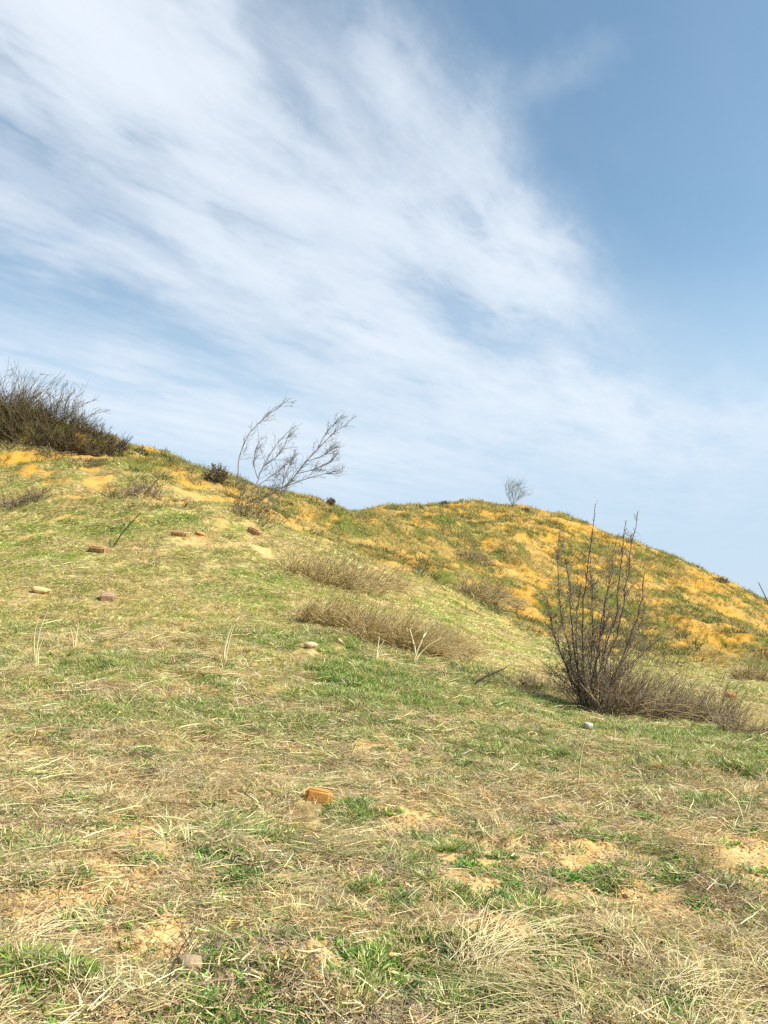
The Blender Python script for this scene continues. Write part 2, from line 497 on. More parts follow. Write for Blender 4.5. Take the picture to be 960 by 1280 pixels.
def scatter_group(src):
    ng = bpy.data.node_groups.new('scatter_'+src.name, 'GeometryNodeTree')
    ng.interface.new_socket('Geometry', in_out='INPUT', socket_type='NodeSocketGeometry')
    ng.interface.new_socket('Geometry', in_out='OUTPUT', socket_type='NodeSocketGeometry')
    gi, go = ng.nodes.new('NodeGroupInput'), ng.nodes.new('NodeGroupOutput')
    ci = ng.nodes.new('GeometryNodeCollectionInfo'); ci.inputs['Collection'].default_value = src
    ci.inputs['Separate Children'].default_value = True
    ip = ng.nodes.new('GeometryNodeInstanceOnPoints'); ip.inputs['Pick Instance'].default_value = True
    def na(name, t):
        n = ng.nodes.new('GeometryNodeInputNamedAttribute'); n.data_type = t; n.inputs[0].default_value = name
        return n.outputs[0]
    er = ng.nodes.new('FunctionNodeEulerToRotation')
    L = ng.links.new
    L(gi.outputs[0], ip.inputs['Points']); L(ci.outputs[0], ip.inputs['Instance'])
    fi = ng.nodes.new('FunctionNodeFloatToInt'); L(na('idx', 'FLOAT'), fi.inputs[0])
    L(fi.outputs[0], ip.inputs['Instance Index'])
    L(na('rot', 'FLOAT_VECTOR'), er.inputs[0]); L(er.outputs[0], ip.inputs['Rotation'])
    L(na('scl', 'FLOAT_VECTOR'), ip.inputs['Scale'])
    L(ip.outputs[0], go.inputs[0])
    return ng

def normals(x, y):
    e = .12
    nx = -(height(x+e, y)-height(x-e, y))/(2*e); ny = -(height(x, y+e)-height(x, y-e))/(2*e)
    return norm(np.c_[nx, ny, np.ones_like(nx)])

def euler_from(nrm, heading):
    h = np.c_[np.cos(heading), np.sin(heading), np.zeros_like(heading)]
    X = norm(h-nrm*(h*nrm).sum(1, keepdims=True)); Y = np.cross(nrm, X)
    # matrix columns X,Y,N ; XYZ euler
    ry = -np.arcsin(np.clip(X[:, 2], -1, 1)); rx = np.arctan2(Y[:, 2], nrm[:, 2]); rz = np.arctan2(X[:, 1], X[:, 0])
    return np.c_[rx, ry, rz]

def sample(n, r0, r1, power, half=37.):
    """n points, density per square metre falling as r**-power"""
    rr = np.linspace(r0, r1, 4000); pdf = rr**(1-power); cdf = np.cumsum(pdf); cdf /= cdf[-1]
    r = np.interp(rng.random(n), cdf, rr); a = np.radians(rng.uniform(-half, half, n))
    if r0 < 5:                              # close by, the cover runs further round to both sides
        w = r[r < 6]; w = w[rng.random(len(w)) < .62]
        r = np.r_[r, w]; a = np.r_[a, np.radians(rng.uniform(half, half+23, len(w))*rng.choice([-1, 1], len(w)))]
    return r*np.sin(a), r*np.cos(a)

def scatter(name, label, key, x, y, scl, zs, heading, col, alt, sink=0.):
    n = len(x)
    z = height(x, y)-sink
    nr = normals(x, y)
    nr = norm(nr+np.array([0, 0, .3]))
    att = {'rot': euler_from(nr, heading), 'scl': np.c_[scl, scl, scl*zs], 'idx': rng.integers(0, 8, n).astype(float),
           'col': col, 'alt': alt}
    me = mesh_np(name, np.c_[x, y, z], [np.zeros((0, 3), int)], att, smooth=False)
    o = add(name, me)
    md = o.modifiers.new('scatter', 'NODES'); md.node_group = scatter_group(SRC[key])
    tag(o, label, 'soil' if key == 'crumb' else 'grass', kind='stuff')
    return o

def jitter(c, s=.18, h=.06):
    n = len(c)
    return np.clip(c*(1+s*rng.standard_normal((n, 1)))*(1+h*rng.standard_normal((n, 3))), .004, .95)

GREENS = np.array([(.18, .34, .03), (.25, .37, .045), (.34, .41, .08), (.13, .24, .03), (.42, .43, .13)])
STRAWS = np.array([(.78, .60, .27), (.85, .69, .36), (.58, .42, .18), (.52, .39, .21), (.86, .74, .40), (.46, .32, .14)])
def pick(P, n, w=None):
    return P[rng.choice(len(P), n, p=w)]
SLOPE = radians(-14)           # flattened straw lies mostly across the slope

CLEAR = [(place(u, v+4), r) for u, v, r in [(398,1000,24),(388,806,15),(425,802,11),(51,738,18),(134,747,16),(123,686,18),(224,667,16),
         (250,667,10),(318,664,16),(735,908,10),(238,1210,22),(913,869,10),(656,857,6),(338,806,8),(490,1200,10)]]
def cut(x, y, prob):
    for p, rr in CLEAR:
        rad = rr/F*p[1]
        dx, dy = x-p[0], (y-p[1]+rad*1.2)/2.6          # the side facing the path is trodden as well
        prob = prob*np.where(dx*dx+dy*dy < rad*rad, .06, 1.)
    k = rng.random(len(x)) < prob
    return x[k], y[k]

def build_grass():
    # --- foreground: green tufts and broad-leaved rosettes
    x, y = sample(80000, 1.5, 13, 1.6); f = fields(x, y)
    x, y = cut(x, y, np.clip(.07+.9*sstep(.22, .6, f['green']), 0, 1)*(1-sstep(.3, .55, f['soil'])))
    f = fields(x, y); n = len(x)
    s = (.5+.45*rng.random(n))*(1+.09*np.maximum(f['r']-3, 0))
    scatter('green_grass', 'short green grass blades growing between the straw near the camera', 'green', x, y, s, .75+.3*rng.random(n),
            rng.random(n)*6.3, jitter(pick(GREENS, n)), jitter(pick(STRAWS, n)))
    x, y = sample(44000, 1.5, 12, 1.6); f = fields(x, y)
    x, y = cut(x, y, np.clip(.05+f['fore']*sstep(.57, .64, fbm(x/.24, y/.24, 89, 3))+sstep(.36, .58, f['green']+.8*(fbm(x/.18, y/.18, 88, 2)-.5)), 0, 1)*(1-sstep(.3, .6, f['soil'])))
    f = fields(x, y); n = len(x)
    s = (.6+.6*rng.random(n))*(1+.05*np.maximum(f['r']-3, 0))
    scatter('leafy_weeds', 'bright green leafy weeds in small patches of the foreground', 'leaf', x, y, s, .8+.4*rng.random(n),
            rng.random(n)*6.3, jitter(pick(np.array([(.12, .30, .025), (.16, .33, .035), (.08, .20, .03)]), n)), jitter(pick(GREENS, n)))
    # --- foreground: flattened straw
    x, y = sample(32000, 1.5, 13, 1.7); f = fields(x, y)
    d = fbm(x/.7, y/.5, 61, 4)
    x, y = cut(x, y, np.clip(.05+3.2*(d-.43), .03, 1)*(1-.8*sstep(.2, .5, f['soil']))*(1-.6*f['green']))
    f = fields(x, y); n = len(x)
    hd = SLOPE+rng.standard_normal(n)*.5+2.4*(fbm(x/.8, y/.8, 63, 3)-.5)
    s = (.42+.5*rng.random(n))*(1+.09*np.maximum(f['r']-3, 0))
    scatter('flat_straw', 'pale dry straw lying flattened across the slope', 'flat', x, y, s, .8+.8*rng.random(n), hd,
            jitter(pick(STRAWS, n)), jitter(pick(STRAWS, n)))
    # --- foreground: upright and arching straw
    x, y = sample(22000, 1.5, 13, 1.6); f = fields(x, y)
    d = fbm(x/.45, y/.45, 65, 4)
    x, y = cut(x, y, np.clip(4*(d-.47), .03, 1)*(1-.9*sstep(.15, .4, f['soil'])))
    f = fields(x, y); n = len(x)
    s = (.42+.5*rng.random(n))*(1+.08*np.maximum(f['r']-3, 0))
    scatter('straw_tufts', 'small arching tufts of tan dead grass', 'straw', x, y, s, .6+.4*rng.random(n), rng.random(n)*6.3,
            jitter(pick(STRAWS, n)), jitter(pick(STRAWS, n)))
    # --- foreground: fine litter, also over the bare soil
    x, y = sample(18000, 1.5, 9, 1.6); f = fields(x, y)
    x, y = cut(x, y, .75*(1-.9*sstep(.15, .45, f['soil'])))
    f = fields(x, y); n = len(x)
    lit = np.array([(.52, .39, .21), (.40, .29, .17), (.60, .46, .25), (.30, .20, .11), (.44, .35, .25)])
    scatter('dry_litter', 'fine brown and grey dead grass bits on the soil', 'litter', x, y, (.7+.6*rng.random(n))*(1+.06*np.maximum(f['r']-3, 0)),
            1+0*x, rng.random(n)*6.3, jitter(pick(lit, n)), jitter(pick(STRAWS, n)))
    # --- slope beyond: low mats, olive green mixed with straw
    x, y = sample(78000, 5.5, 36, 1.9); f = fields(x, y)
    d = fbm(x/.6, y/.45, 66, 4)
    x, y = cut(x, y, sstep(5.5, 9, f['r'])*(1-f['far'])*np.clip(.35+1.8*(d-.32), .1, 1)*(1-sstep(.15, .4, f['soil'])))
    f = fields(x, y); n = len(x)
    g = np.clip(.12+f['green']+.5*(fbm(x/.35, y/.35, 67, 3)-.5)+.12*rng.standard_normal(n)-.3*f['brush'], 0, 1)
    gc = lerp((.50, .44, .14), (.27, .42, .04), g)*(.62+.76*fbm(x/.9, y/.6, 74, 4))[:, None]; sc = pick(STRAWS, n)
    w = (rng.random(n) < .06+.42*(1-g))
    col = np.where(w[:, None], lerp(sc, gc, np.full(n, .25)), gc)
    s = (.55+.4*rng.random(n))*np.clip(f['r']/9, .8, 2.6)
    scatter('slope_grass', 'low olive and straw coloured grass matting the middle of the slope', 'mat', x, y, s, (.55+.4*rng.random(n))*np.clip(9/f['r'], .45, 1.),
            SLOPE+rng.standard_normal(n)*.9, jitter(col, .15), jitter(pick(STRAWS, n)), .0)
    # --- straw lying over the middle slope
    x, y = sample(19000, 6, 30, 1.8); f = fields(x, y)
    d = fbm(x/1.2, y/.7, 68, 4)
    x, y = cut(x, y, sstep(7, 12, f['r'])*(1-f['far'])*np.clip(3*(d-.46), .03, 1)*(1-.95*sstep(.15, .4, f['soil'])))
    f = fields(x, y); n = len(x)
    scatter('slope_straw', 'streaks of pale straw lying over the middle slope', 'flat', x, y, (.6+.5*rng.random(n))*np.clip(f['r']/10, .8, 2.), .8+.6*rng.random(n),
            SLOPE+rng.standard_normal(n)*.45, jitter(pick(STRAWS, n)), jitter(pick(STRAWS, n)))
    # --- the hill beyond the gully
    x, y = sample(70000, 17, 66, 1.4); f = fields(x, y)
    d = fbm(x/1.3, y/1.0, 69, 4)
    x, y = cut(x, y, f['far']*(np.clip(.5+3*(d-.42), .05, 1)*(1-sstep(.2, .6, f['soil']))+.05))
    f = fields(x, y); n = len(x)
    g = np.clip(.36+.12*sstep(560, 720, f['u'])+2.8*(fbm(x/1.5, y/1.1, 70, 4)-.5)+.12*rng.standard_normal(n), 0, 1)
    col = lerp((.46, .36, .11), (.15, .22, .03), g)
    oc = (rng.random(n) < .25*sstep(40, 52, f['r']))
    col = np.where(oc[:, None], np.array([.50, .37, .08]), col)
    s = (.8+.8*rng.random(n))*np.clip(f['r']/20, 1., 2.3)
    scatter('hill_grass', 'green and ochre grass cushions on the far sandy hill', 'mat', x, y, s, .7+.8*rng.random(n), rng.random(n)*6.3,
            jitter(col, .2), jitter(lerp(col, (.5, .38, .14), np.full(n, .5))), .03)
    # --- darker low scrub cushions scattered over the far hill and the upper slope
    x, y = sample(26000, 20, 64, 1.1); f = fields(x, y)
    d = .6*fbm(x/1.9, y/2.4, 72, 4)+.4*fbm(x/.6, y/.7, 73, 3)
    x, y = cut(x, y, np.clip(f['far']+.25*sstep(18, 24, f['r']), 0, 1)*np.clip(6*(d-.5), .03, 1))
    f = fields(x, y); n = len(x)
    sc = pick(np.array([(.085, .14, .02), (.12, .17, .03), (.17, .17, .05), (.18, .14, .06), (.07, .11, .025)]), n)
    scatter('hill_scrub', 'dark green low scrub cushions dotted over the far sandy hill', 'green', x, y, (2.2+2.8*rng.random(n)), .45+1.0*rng.random(n)**2,
            rng.random(n)*6.3, jitter(sc, .2), jitter(lerp(sc, (.4, .32, .14), np.full(n, .6))), .02)
    # --- crumbs and clods of dry earth on the bare patches
    x, y = sample(60000, 1.5, 10, 1.6); f = fields(x, y)
    x, y = cut(x, y, .9*sstep(.12, .35, f['soil'])+.04)
    n = len(x)
    s = .003+.012*rng.random(n)**5+.004*rng.random(n)
    scatter('soil_crumbs', 'small crumbs and clods of dry sandy earth on the bare patches', 'crumb', x, y, s, .7+.5*rng.random(n), rng.random(n)*6.3,
            jitter(pick(np.array([(.56, .40, .18), (.48, .33, .14), (.36, .24, .11), (.62, .47, .24)]), n)), jitter(pick(STRAWS, n)), -.001)
build_grass()

# ------------------------------------------------------------------ stems and twigs
def tubes(pts, rad, sides=4):
    """pts (n,K,3), rad (n,K) -> verts, quads, number per vertex"""
    n, K, _ = pts.shape
    T = norm(np.gradient(pts, axis=1))
    ref = np.where(np.abs(T[..., 2:3]) > .9, np.array([1., 0, 0]), np.array([0, 0, 1.]))
    A = norm(np.cross(T, ref)); B = np.cross(T, A)
    an = np.arange(sides)*2*pi/sides
    v = pts[:, :, None, :]+rad[:, :, None, None]*(A[:, :, None, :]*np.cos(an)[None, None, :, None]+B[:, :, None, :]*np.sin(an)[None, None, :, None])
    v = v.reshape(-1, 3)
    b = (np.arange(n)*K*sides)[:, None, None]; kk = (np.arange(K-1)*sides)[None, :, None]; s = np.arange(sides)[None, None, :]; s2 = (s+1) % sides
    q = np.stack(np.broadcast_arrays(b+kk+s, b+kk+s2, b+kk+sides+s2, b+kk+sides+s), -1).reshape(-1, 4)
    return v, q

def tube_mesh(name, sets, sides=4):
    V, Q, B, o = [], [], [], 0
    for pts, rad in sets:
        v, q = tubes(pts, rad, sides)
        V.append(v); Q.append(q+o); o += len(v)
        B.append(np.repeat(rng.random(len(pts)), pts.shape[1]*sides))
    return mesh_np(name, np.concatenate(V), [np.concatenate(Q)], {'bl': np.concatenate(B)})

def grow(start, d, L, K, wob, trop=(0, 0, 0), rb=.01, rt=.002):
    n = len(start); d = norm(np.asarray(d, float)); p = np.asarray(start, float).copy(); out = [p.copy()]
    for k in range(K-1):
        d = norm(d+wob*rng.standard_normal((n, 3))+np.asarray(trop)/(K-1))
        p = p+d*(np.asarray(L)/(K-1))[:, None]; out.append(p.copy())
    t = np.linspace(0, 1, K)[None, :]
    rb = np.broadcast_to(np.asarray(rb, float), (n,))[:, None]; rt = np.broadcast_to(np.asarray(rt, float), (n,))[:, None]
    return np.stack(out, 1), rb+(rt-rb)*t

def branch(pts, n, t0, t1, ang, spread=.35):
    """n starts on the given lines, with directions turned by about ang from the parent's"""
    m, K, _ = pts.shape
    i = rng.integers(0, m, n); t = rng.uniform(t0, t1, n)*(K-1.001); k = t.astype(int); f = (t-k)[:, None]
    p = pts[i, k]*(1-f)+pts[i, k+1]*f
    T = norm(pts[i, k+1]-pts[i, k])
    r = rng.standard_normal((n, 3)); r = norm(r-T*(r*T).sum(1, keepdims=True))
    a = (ang+spread*rng.standard_normal(n))[:, None]
    return p, T*np.cos(a)+r*np.sin(a), t/(K-1)

def smooth_line(P, K):
    P = np.asarray(P, float); s = np.r_[0, np.cumsum(np.linalg.norm(np.diff(P, axis=0), axis=1))]; s /= s[-1]
    t = np.linspace(0, 1, K)
    out = np.stack([np.interp(t, s, P[:, c]) for c in range(3)], -1)
    for _ in range(2):
        out[1:-1] = .25*out[:-2]+.5*out[1:-1]+.25*out[2:]
    return out

def leaf_bits(lines, n, size, name):
    """little buds / withered leaves along twigs"""
    m, K, _ = lines.shape
    i = rng.integers(0, m, n); t = rng.uniform(.2, 1, n)*(K-1.001); k = t.astype(int); f = (t-k)[:, None]
    p = lines[i, k]*(1-f)+lines[i, k+1]*f
    a = norm(rng.standard_normal((n, 3))); b = norm(np.cross(a, rng.standard_normal((n, 3))))
    s = (size*rng.uniform(.6, 1.4, n))[:, None]
    v = np.stack([p, p+a*s*.5+b*s*.3, p+a*s, p+a*s*.5-b*s*.3], 1).reshape(-1, 3)
    q = np.arange(n*4).reshape(-1, 4)
    return mesh_np(name, v, [q], {'bl': np.repeat(rng.random(n), 4)})

def root_empty(name, loc, label, cat, group=None):
    o = bpy.data.objects.new(name, None); COL.objects.link(o); o.empty_display_size = .2
    o.location = tuple(float(c) for c in loc)
    return tag(o, label, cat, group)

# ------------------------------------------------------------------ the bare shrub in the gully
def big_shrub():
    P0 = place(735, 889)
    root = root_empty('bare_shrub', P0, 'tall bare many-stemmed shrub with dark leafless branches rising from the gully', 'shrub')
    D = P0[1]
    def tip(u, v, dy):                    # offsets from the root, metres
        return at(u, v, D+dy)-P0
    LEAD = [                              # main stems: (image points from root upwards, depth at the tip)
        [(732, 888), (716, 840), (702, 770), (696, 715), (700, 660), .3],
        [(735, 888), (726, 820), (728, 750), (738, 690), (744, 630), -.2],
        [(738, 888), (746, 820), (757, 760), (765, 700), (772, 668), .5],
        [(740, 888), (756, 835), (778, 770), (788, 700), (797, 640), .1],
        [(741, 888), (770, 840), (792, 790), (803, 745), (806, 715), -.5],
        [(730, 888), (712, 850), (698, 812), (688, 775), (684, 750), -.3],
        [(736, 888), (738, 820), (742, 770), (740, 715), (735, 682), .7],
        [(742, 888), (765, 850), (784, 815), (800, 782), (806, 752), .6],
        [(733, 888), (722, 830), (712, 770), (712, 720), (706, 695), -.7],
        [(739, 888), (750, 830), (766, 780), (774, 730), (783, 650), -.4],
        [(731, 888), (718, 858), (706, 830), (696, 800), (690, 780), .8],
        [(741, 888), (760, 860), (782, 838), (802, 818), (822, 800), .1],
        [(737, 888), (742, 850), (752, 800), (755, 760), (760, 735), -.9],
        [(734, 888), (727, 850), (719, 800), (722, 755), (726, 728), .4],
    ]
    for j, L in enumerate(LEAD):
        dy = L[-1]; n = len(L)-1
        pts = [tip(u, v, dy*(k/(n-1))**1.3) for k, (u, v) in enumerate(L[:-1])]
        pts[0] = np.array([.05*(j % 4-1.5), .05*(j % 3-1), -.05])
        m = smooth_line(pts, 14); m[1:-1] += .012*rng.standard_normal((12, 3)); m = m[None]
        r0 = rng.uniform(.010, .017)
        rad = np.linspace(r0, .004, 14)[None]
        st = add('stem', tube_mesh('shrub_stem', [(m, rad)], 6), M_BARK, root)
        H = np.linalg.norm(m[0, -1]-m[0, 0])
        p, d, t = branch(m, 22, .16, .93, .62); d[:, 2] += .25
        b1, r1 = grow(p, d, H*rng.uniform(.10, .32, 22)*(1.06-t), 7, .22, (0, 0, .6), .006, .0028)
        p, d, t = branch(b1, 80, .15, 1, .8)
        b2, r2 = grow(p, d, rng.uniform(.05, .20, 80)*(1.2-.5*t), 5, .25, (0, 0, .3), .0036, .002)
        p, d, t = branch(b2, 150, .2, 1, .9)
        b3, r3 = grow(p, d, rng.uniform(.03, .11, 150), 3, .25, (0, 0, 0), .0026, .0017)
        p, d, t = branch(m, 40, .3, 1, .6)
        b4, r4 = grow(p, d, rng.uniform(.04, .14, 40), 4, .25, (0, 0, .3), .0034, .0018)
        add('twig_sprays', tube_mesh('shrub_twigs', [(b1, r1), (b2, r2), (b3, r3), (b4, r4)], 3), M_TWIG, st)
    # thin suckers crowding the base
    n = 48
    a = rng.random(n)*2*pi; rr = .20*np.sqrt(rng.random(n))
    s = np.c_[rr*np.cos(a)+.05, rr*np.sin(a), np.zeros(n)-.03]
    for i in range(n): s[i, 2] = ground(P0[0]+s[i, 0], P0[1]+s[i, 1])[2]-P0[2]-.03
    d = np.c_[.55*np.cos(a)*rr/.2+.12*rng.standard_normal(n), .6*np.sin(a)*rr/.2, np.ones(n)]
    b1, r1 = grow(s, d, rng.uniform(.5, 1.35, n), 8, .12, (0, 0, .2), .007, .003)
    p, d, t = branch(b1, 300, .3, 1, .7)
    b2, r2 = grow(p, d, rng.uniform(.1, .35, 300), 5, .2, (0, 0, .4), .004, .002)
    p, d, t = branch(b2, 700, .3, 1, .8)
    b3, r3 = grow(p, d, rng.uniform(.04, .14, 700), 3, .2, (0, 0, .4), .0028, .0017)
    add('suckers', tube_mesh('shrub_suckers', [(b1, r1), (b2, r2), (b3, r3)], 3), M_TWIG, root)
big_shrub()

# ------------------------------------------------------------------ dry brush: fans of dead stems
def brush(name, u, v, W, H, label, cat='dry bush', group=None, mat=None, n=260, lean=(.25, -.05), depth=None, tw=3, r=.0035, up=.35, straw=0):
    """W, H: half width and height in photo pixels"""
    P0 = place(u, v); sc = P0[1]/F
    W, H = W*sc, H*sc; Dp = depth if depth else max(W*.6, .2)
    root = root_empty(name, P0, label, cat, group)
    a = rng.random(n)*2*pi; q = np.sqrt(rng.random(n))
    sx, sy = W*.9*q*np.cos(a), Dp*q*np.sin(a)
    s = np.c_[sx, sy, np.zeros(n)]
    s[:, 2] = height(P0[0]+sx, P0[1]+sy)-P0[2]-.03
    d = np.c_[np.cos(a)*.45*q+lean[0]+.33*rng.standard_normal(n), np.sin(a)*.45*q+lean[1]+.25*rng.standard_normal(n), np.full(n, 1.)]
    L = H*rng.uniform(.35, 1.1, n)*(1.1-.45*q*q)*(.45+1.15*sstep(.3, .7, fbm((P0[0]+sx)/(.22*W+.12), (P0[1]+sy)/(.3*Dp+.12), 95, 2)))
    rr = max(r, .33*sc)
    b1, r1 = grow(s, d, L, 6, .14, (0, 0, up-.35), rr, rr*.5)
    add('stems', tube_mesh('brush_stems', [(b1, r1)], 3), mat or M_BRUSH, root)
    if tw:
        m = int(n*tw)
        p, d, t = branch(b1, m, .25, 1, .6)
        b2, r2 = grow(p, d, H*rng.uniform(.12, .4, m), 4, .2, (0, 0, .2), rr*.7, rr*.45)
        add('twig_sprays', tube_mesh('brush_twigs', [(b2, r2)], 3), mat or M_BRUSH, root)
    if straw:
        q_ = int(n*straw); a = rng.random(q_)*2*pi; k = np.sqrt(rng.random(q_))
        sx, sy = W*k*np.cos(a), Dp*k*np.sin(a)
        s = np.c_[sx, sy, height(P0[0]+sx, P0[1]+sy)-P0[2]-.02]
        d = np.c_[.6*np.cos(a)+.35+.35*rng.standard_normal(q_), .5*np.sin(a)-.15+.35*rng.standard_normal(q_), np.full(q_, .9)]
        b3, r3 = grow(s, d, H*rng.uniform(.6, 1.25, q_), 7, .10, (.5, 0, -.8), rr*.95, rr*.55)
        add('dry_grass', tube_mesh('brush_grass', [(b3, r3)], 3), M_STRAW, root)
    return root

G1 = 'dead brown bushes in the lower row on the middle slope'
for (u, v, W, H, lab, st) in [
    (402, 778, 34, 38, 'straw-mixed dead bush at the upper left end of the lower brush row', 1.6),
    (440, 786, 36, 46, 'dense brown dead bush second from the left in the lower brush row', 1.0),
    (480, 800, 40, 52, 'darkest and widest brown bush in the middle of the lower brush row', .6),
    (522, 814, 34, 52, 'brown dead bush second from the right in the lower brush row', .8),
    (556, 812, 24, 42, 'thin pale dead bush at the lower right end of the lower brush row', 1.2)]:
    brush('dead_bush', u, v, W, H*.82, lab, 'dead bush', G1, M_BRUSH, 100, (.35, -.15), straw=3.2+st*1.8, tw=1.4)
G2 = 'grey dead bushes in the upper row on the middle slope'
for (u, v, W, H, lab, st) in [
    (376, 716, 22, 32, 'small brown bush at the left end of the upper brush row', .3),
    (410, 728, 26, 40, 'grey-green bush with arching straw in the upper brush row', 1.3),
    (446, 736, 30, 40, 'wide grey bush in the middle of the upper brush row', .3),
    (480, 734, 24, 34, 'low grey bush at the right end of the upper brush row', .3)]:
    brush('grey_bush', u, v, W, H, lab, 'dead bush', G2, M_BRUSHGREY, 60, (.4, -.12), straw=1.8+st, tw=1.2)
G3 = 'low dead brush trailing right from the tall bare shrub'
for (u, v, W, H, lab, st) in [
    (702, 868, 26, 32, 'low dark brush just left of the tall bare shrub stems', .2),
    (664, 856, 16, 22, 'small dark clump of brush furthest left beside the tall bare shrub', .2),
    (765, 892, 30, 70, 'tallest brown brush leaning on the right foot of the tall bare shrub', .2),
    (806, 896, 36, 58, 'dense grey-brown brush right of the tall bare shrub', .2),
    (846, 902, 34, 52, 'brown brush midway between the tall bare shrub and the picture edge', .3),
    (884, 906, 32, 50, 'twiggy purplish brush second from the right end of the gully brush', .2),
    (926, 920, 30, 36, 'thin brush at the right end of the gully brush', .4)
    ]:
    brush('dead_brush', u, v, W, H, lab, 'brush', G3, M_GULLY, 220 if u > 720 else 110, (.25, -.05), straw=st, tw=2.6)
for (u, v, W, H, lab) in [
    (600, 750, 26, 30, 'dry straw hummock beside the ochre patch on the far slope'),
    (628, 752, 18, 22, 'small pale bush on the ochre patch of the far slope'),
    (592, 702, 20, 14, 'dark low bush on the far slope above the ochre track'),
    (940, 850, 26, 26, 'straw tussock at the right edge below the far hill')]:
    brush('dry_tussock', u, v, W, H, lab, 'tussock', None, M_BRUSHGREY, 160, (.1, 0), tw=2, straw=.8)

# ------------------------------------------------------------------ thicket along the left skyline
G4 = 'leafless bushes of the thicket on the left skyline'
THICK = [
    (-26, 528, 40, 60, 'M', 'thicket bush cut by the left picture edge'),
    (8, 533, 34, 66, 'M', 'tallest dark bush at the left end of the skyline thicket'),
    (42, 542, 30, 60, 'M', 'tall dark bush second from the left in the skyline thicket'),
    (70, 552, 28, 54, 'M', 'bush with a stray upright branch in the middle of the skyline thicket'),
    (96, 560, 24, 38, 'M', 'lower brown bush right of the middle of the skyline thicket'),
    (122, 568, 18, 26, 'M', 'low brown bush near the right end of the skyline thicket'),
    (146, 562, 13, 24, 'R', 'small reddish dark bush ending the skyline thicket'),
    (177, 570, 9, 10, 'R', 'tiny reddish bush alone on the skyline right of the thicket'),
]
for (u, v, W, H, k, lab) in THICK:
    brush('thicket_bush', u, v-(7 if u < 90 else 3), W, H*.72, lab, 'bush', G4, M_THICKET if k == 'M' else M_BARK, 260 if W > 15 else 130, (.2, 0), depth=.38 if W > 15 else .3, tw=3.5)
def stray(u0, v0, pts, name, label, r0=.012, r1=.004, tw=12, mat=None, cat='branch'):
    P0 = place(u0, v0); D = P0[1]
    m = smooth_line([np.array([0, 0, -.04])]+[at(u, v, D+.02*k)-P0 for k, (u, v) in enumerate(pts)], 12)[None]
    root = add(name, tube_mesh(name, [(m, np.linspace(r0, r1, 12)[None])], 5), mat or M_BARK, None, P0)
    tag(root, label, cat)
    if tw:
        p, d, t = branch(m, tw, .3, 1, .7)
        sc = D/F
        b, r = grow(p, d, sc*rng.uniform(6, 16, tw), 4, .2, (0, 0, .4), r1*.9, r1*.6)
        p, d, t = branch(b, tw*3, .3, 1, .7)
        b2, r2 = grow(p, d, sc*rng.uniform(3, 8, tw*3), 3, .2, (0, 0, .4), r1*.8, r1*.5)
        add('twig_sprays', tube_mesh('twig_set', [(b, r), (b2, r2)], 3), M_TWIG, root)
    return root
stray(58, 554, [(66, 530), (72, 505), (80, 484)], 'bare_branch', 'single bare branch sticking up out of the skyline thicket', .014, .007, 14)

G5 = 'dark brush added as shade along the eroded bank under the thicket'  # dark strands put in to imitate shade at the bank's hollow edge
for (u, v, W, H, lab) in [(22, 556, 30, 9, 'dark brush added as shade on the eroded bank at the left edge'), (70, 566, 26, 9, 'dark brush added as shade in the middle of the eroded bank'),
                          (112, 582, 24, 9, 'dark brush added as shade at the right end of the eroded bank')]:
    brush('bank_shade_brush', u, v, W, H, lab, 'shade brush', G5, M_TWIG, 150, (.2, -.6), up=-.8, straw=.5)

def dome_bush(u, v, W, H, label, mat=M_OLIVE, n=1200):
    P0 = place(u, v); sc = P0[1]/F; W *= sc; H *= sc
    root = root_empty('round_bush', P0, label, 'bush')
    m = 150
    a = rng.random(m)*2*pi; e = np.arccos(rng.uniform(0, 1, m))
    d = np.c_[np.sin(e)*np.cos(a)*W*1.1, np.sin(e)*np.sin(a)*W*1.1, np.cos(e)*H]
    b, r = grow(np.zeros((m, 3))+np.array([0, 0, -.05])+.12*W*rng.standard_normal((m, 3)), d, np.linalg.norm(d, axis=1)*rng.uniform(.8, 1.15, m), 6, .12, (0, 0, .1), .012, .006)
    p, dd, t = branch(b, m*6, .35, 1, .6)
    b2, r2 = grow(p, dd, W*rng.uniform(.15, .4, m*6), 4, .2, (0, 0, .2), .009, .005)
    add('branches', tube_mesh('bush_branches', [(b, r), (b2, r2)], 3), M_TWIG, root)
    add('leaves', leaf_bits(b2, n, .055, 'bush_leaves'), mat, root)
dome_bush(271, 601, 14, 22, 'small round dark bush on the skyline left of the leaning trees')
dome_bush(413, 626, 6, 9, 'tiny dark bush on the skyline right of the leaning trees', n=300)
brush('dead_bush', 178, 617, 26, 16, 'low dark brown bush in an eroded hollow on the upper left slope', 'dead bush', None, M_TWIG, 120, (.2, 0), straw=.3)
brush('root_clump', 27, 628, 26, 20, 'tangled dark brown root clump on the upper left slope', 'root clump', None, M_TWIG, 160, (.2, -.2), up=-.9)
brush('dead_bush', 314, 645, 26, 20, 'brown dead undergrowth at the foot of the leaning trees', 'dead bush', None, M_THICKET, 90, (.2, 0), straw=.6)
brush('dead_bush', 238, 600, 16, 8, 'low dry bush on the skyline ochre bank', 'dead bush', None, M_BRUSHGREY, 80, (.2, 0))

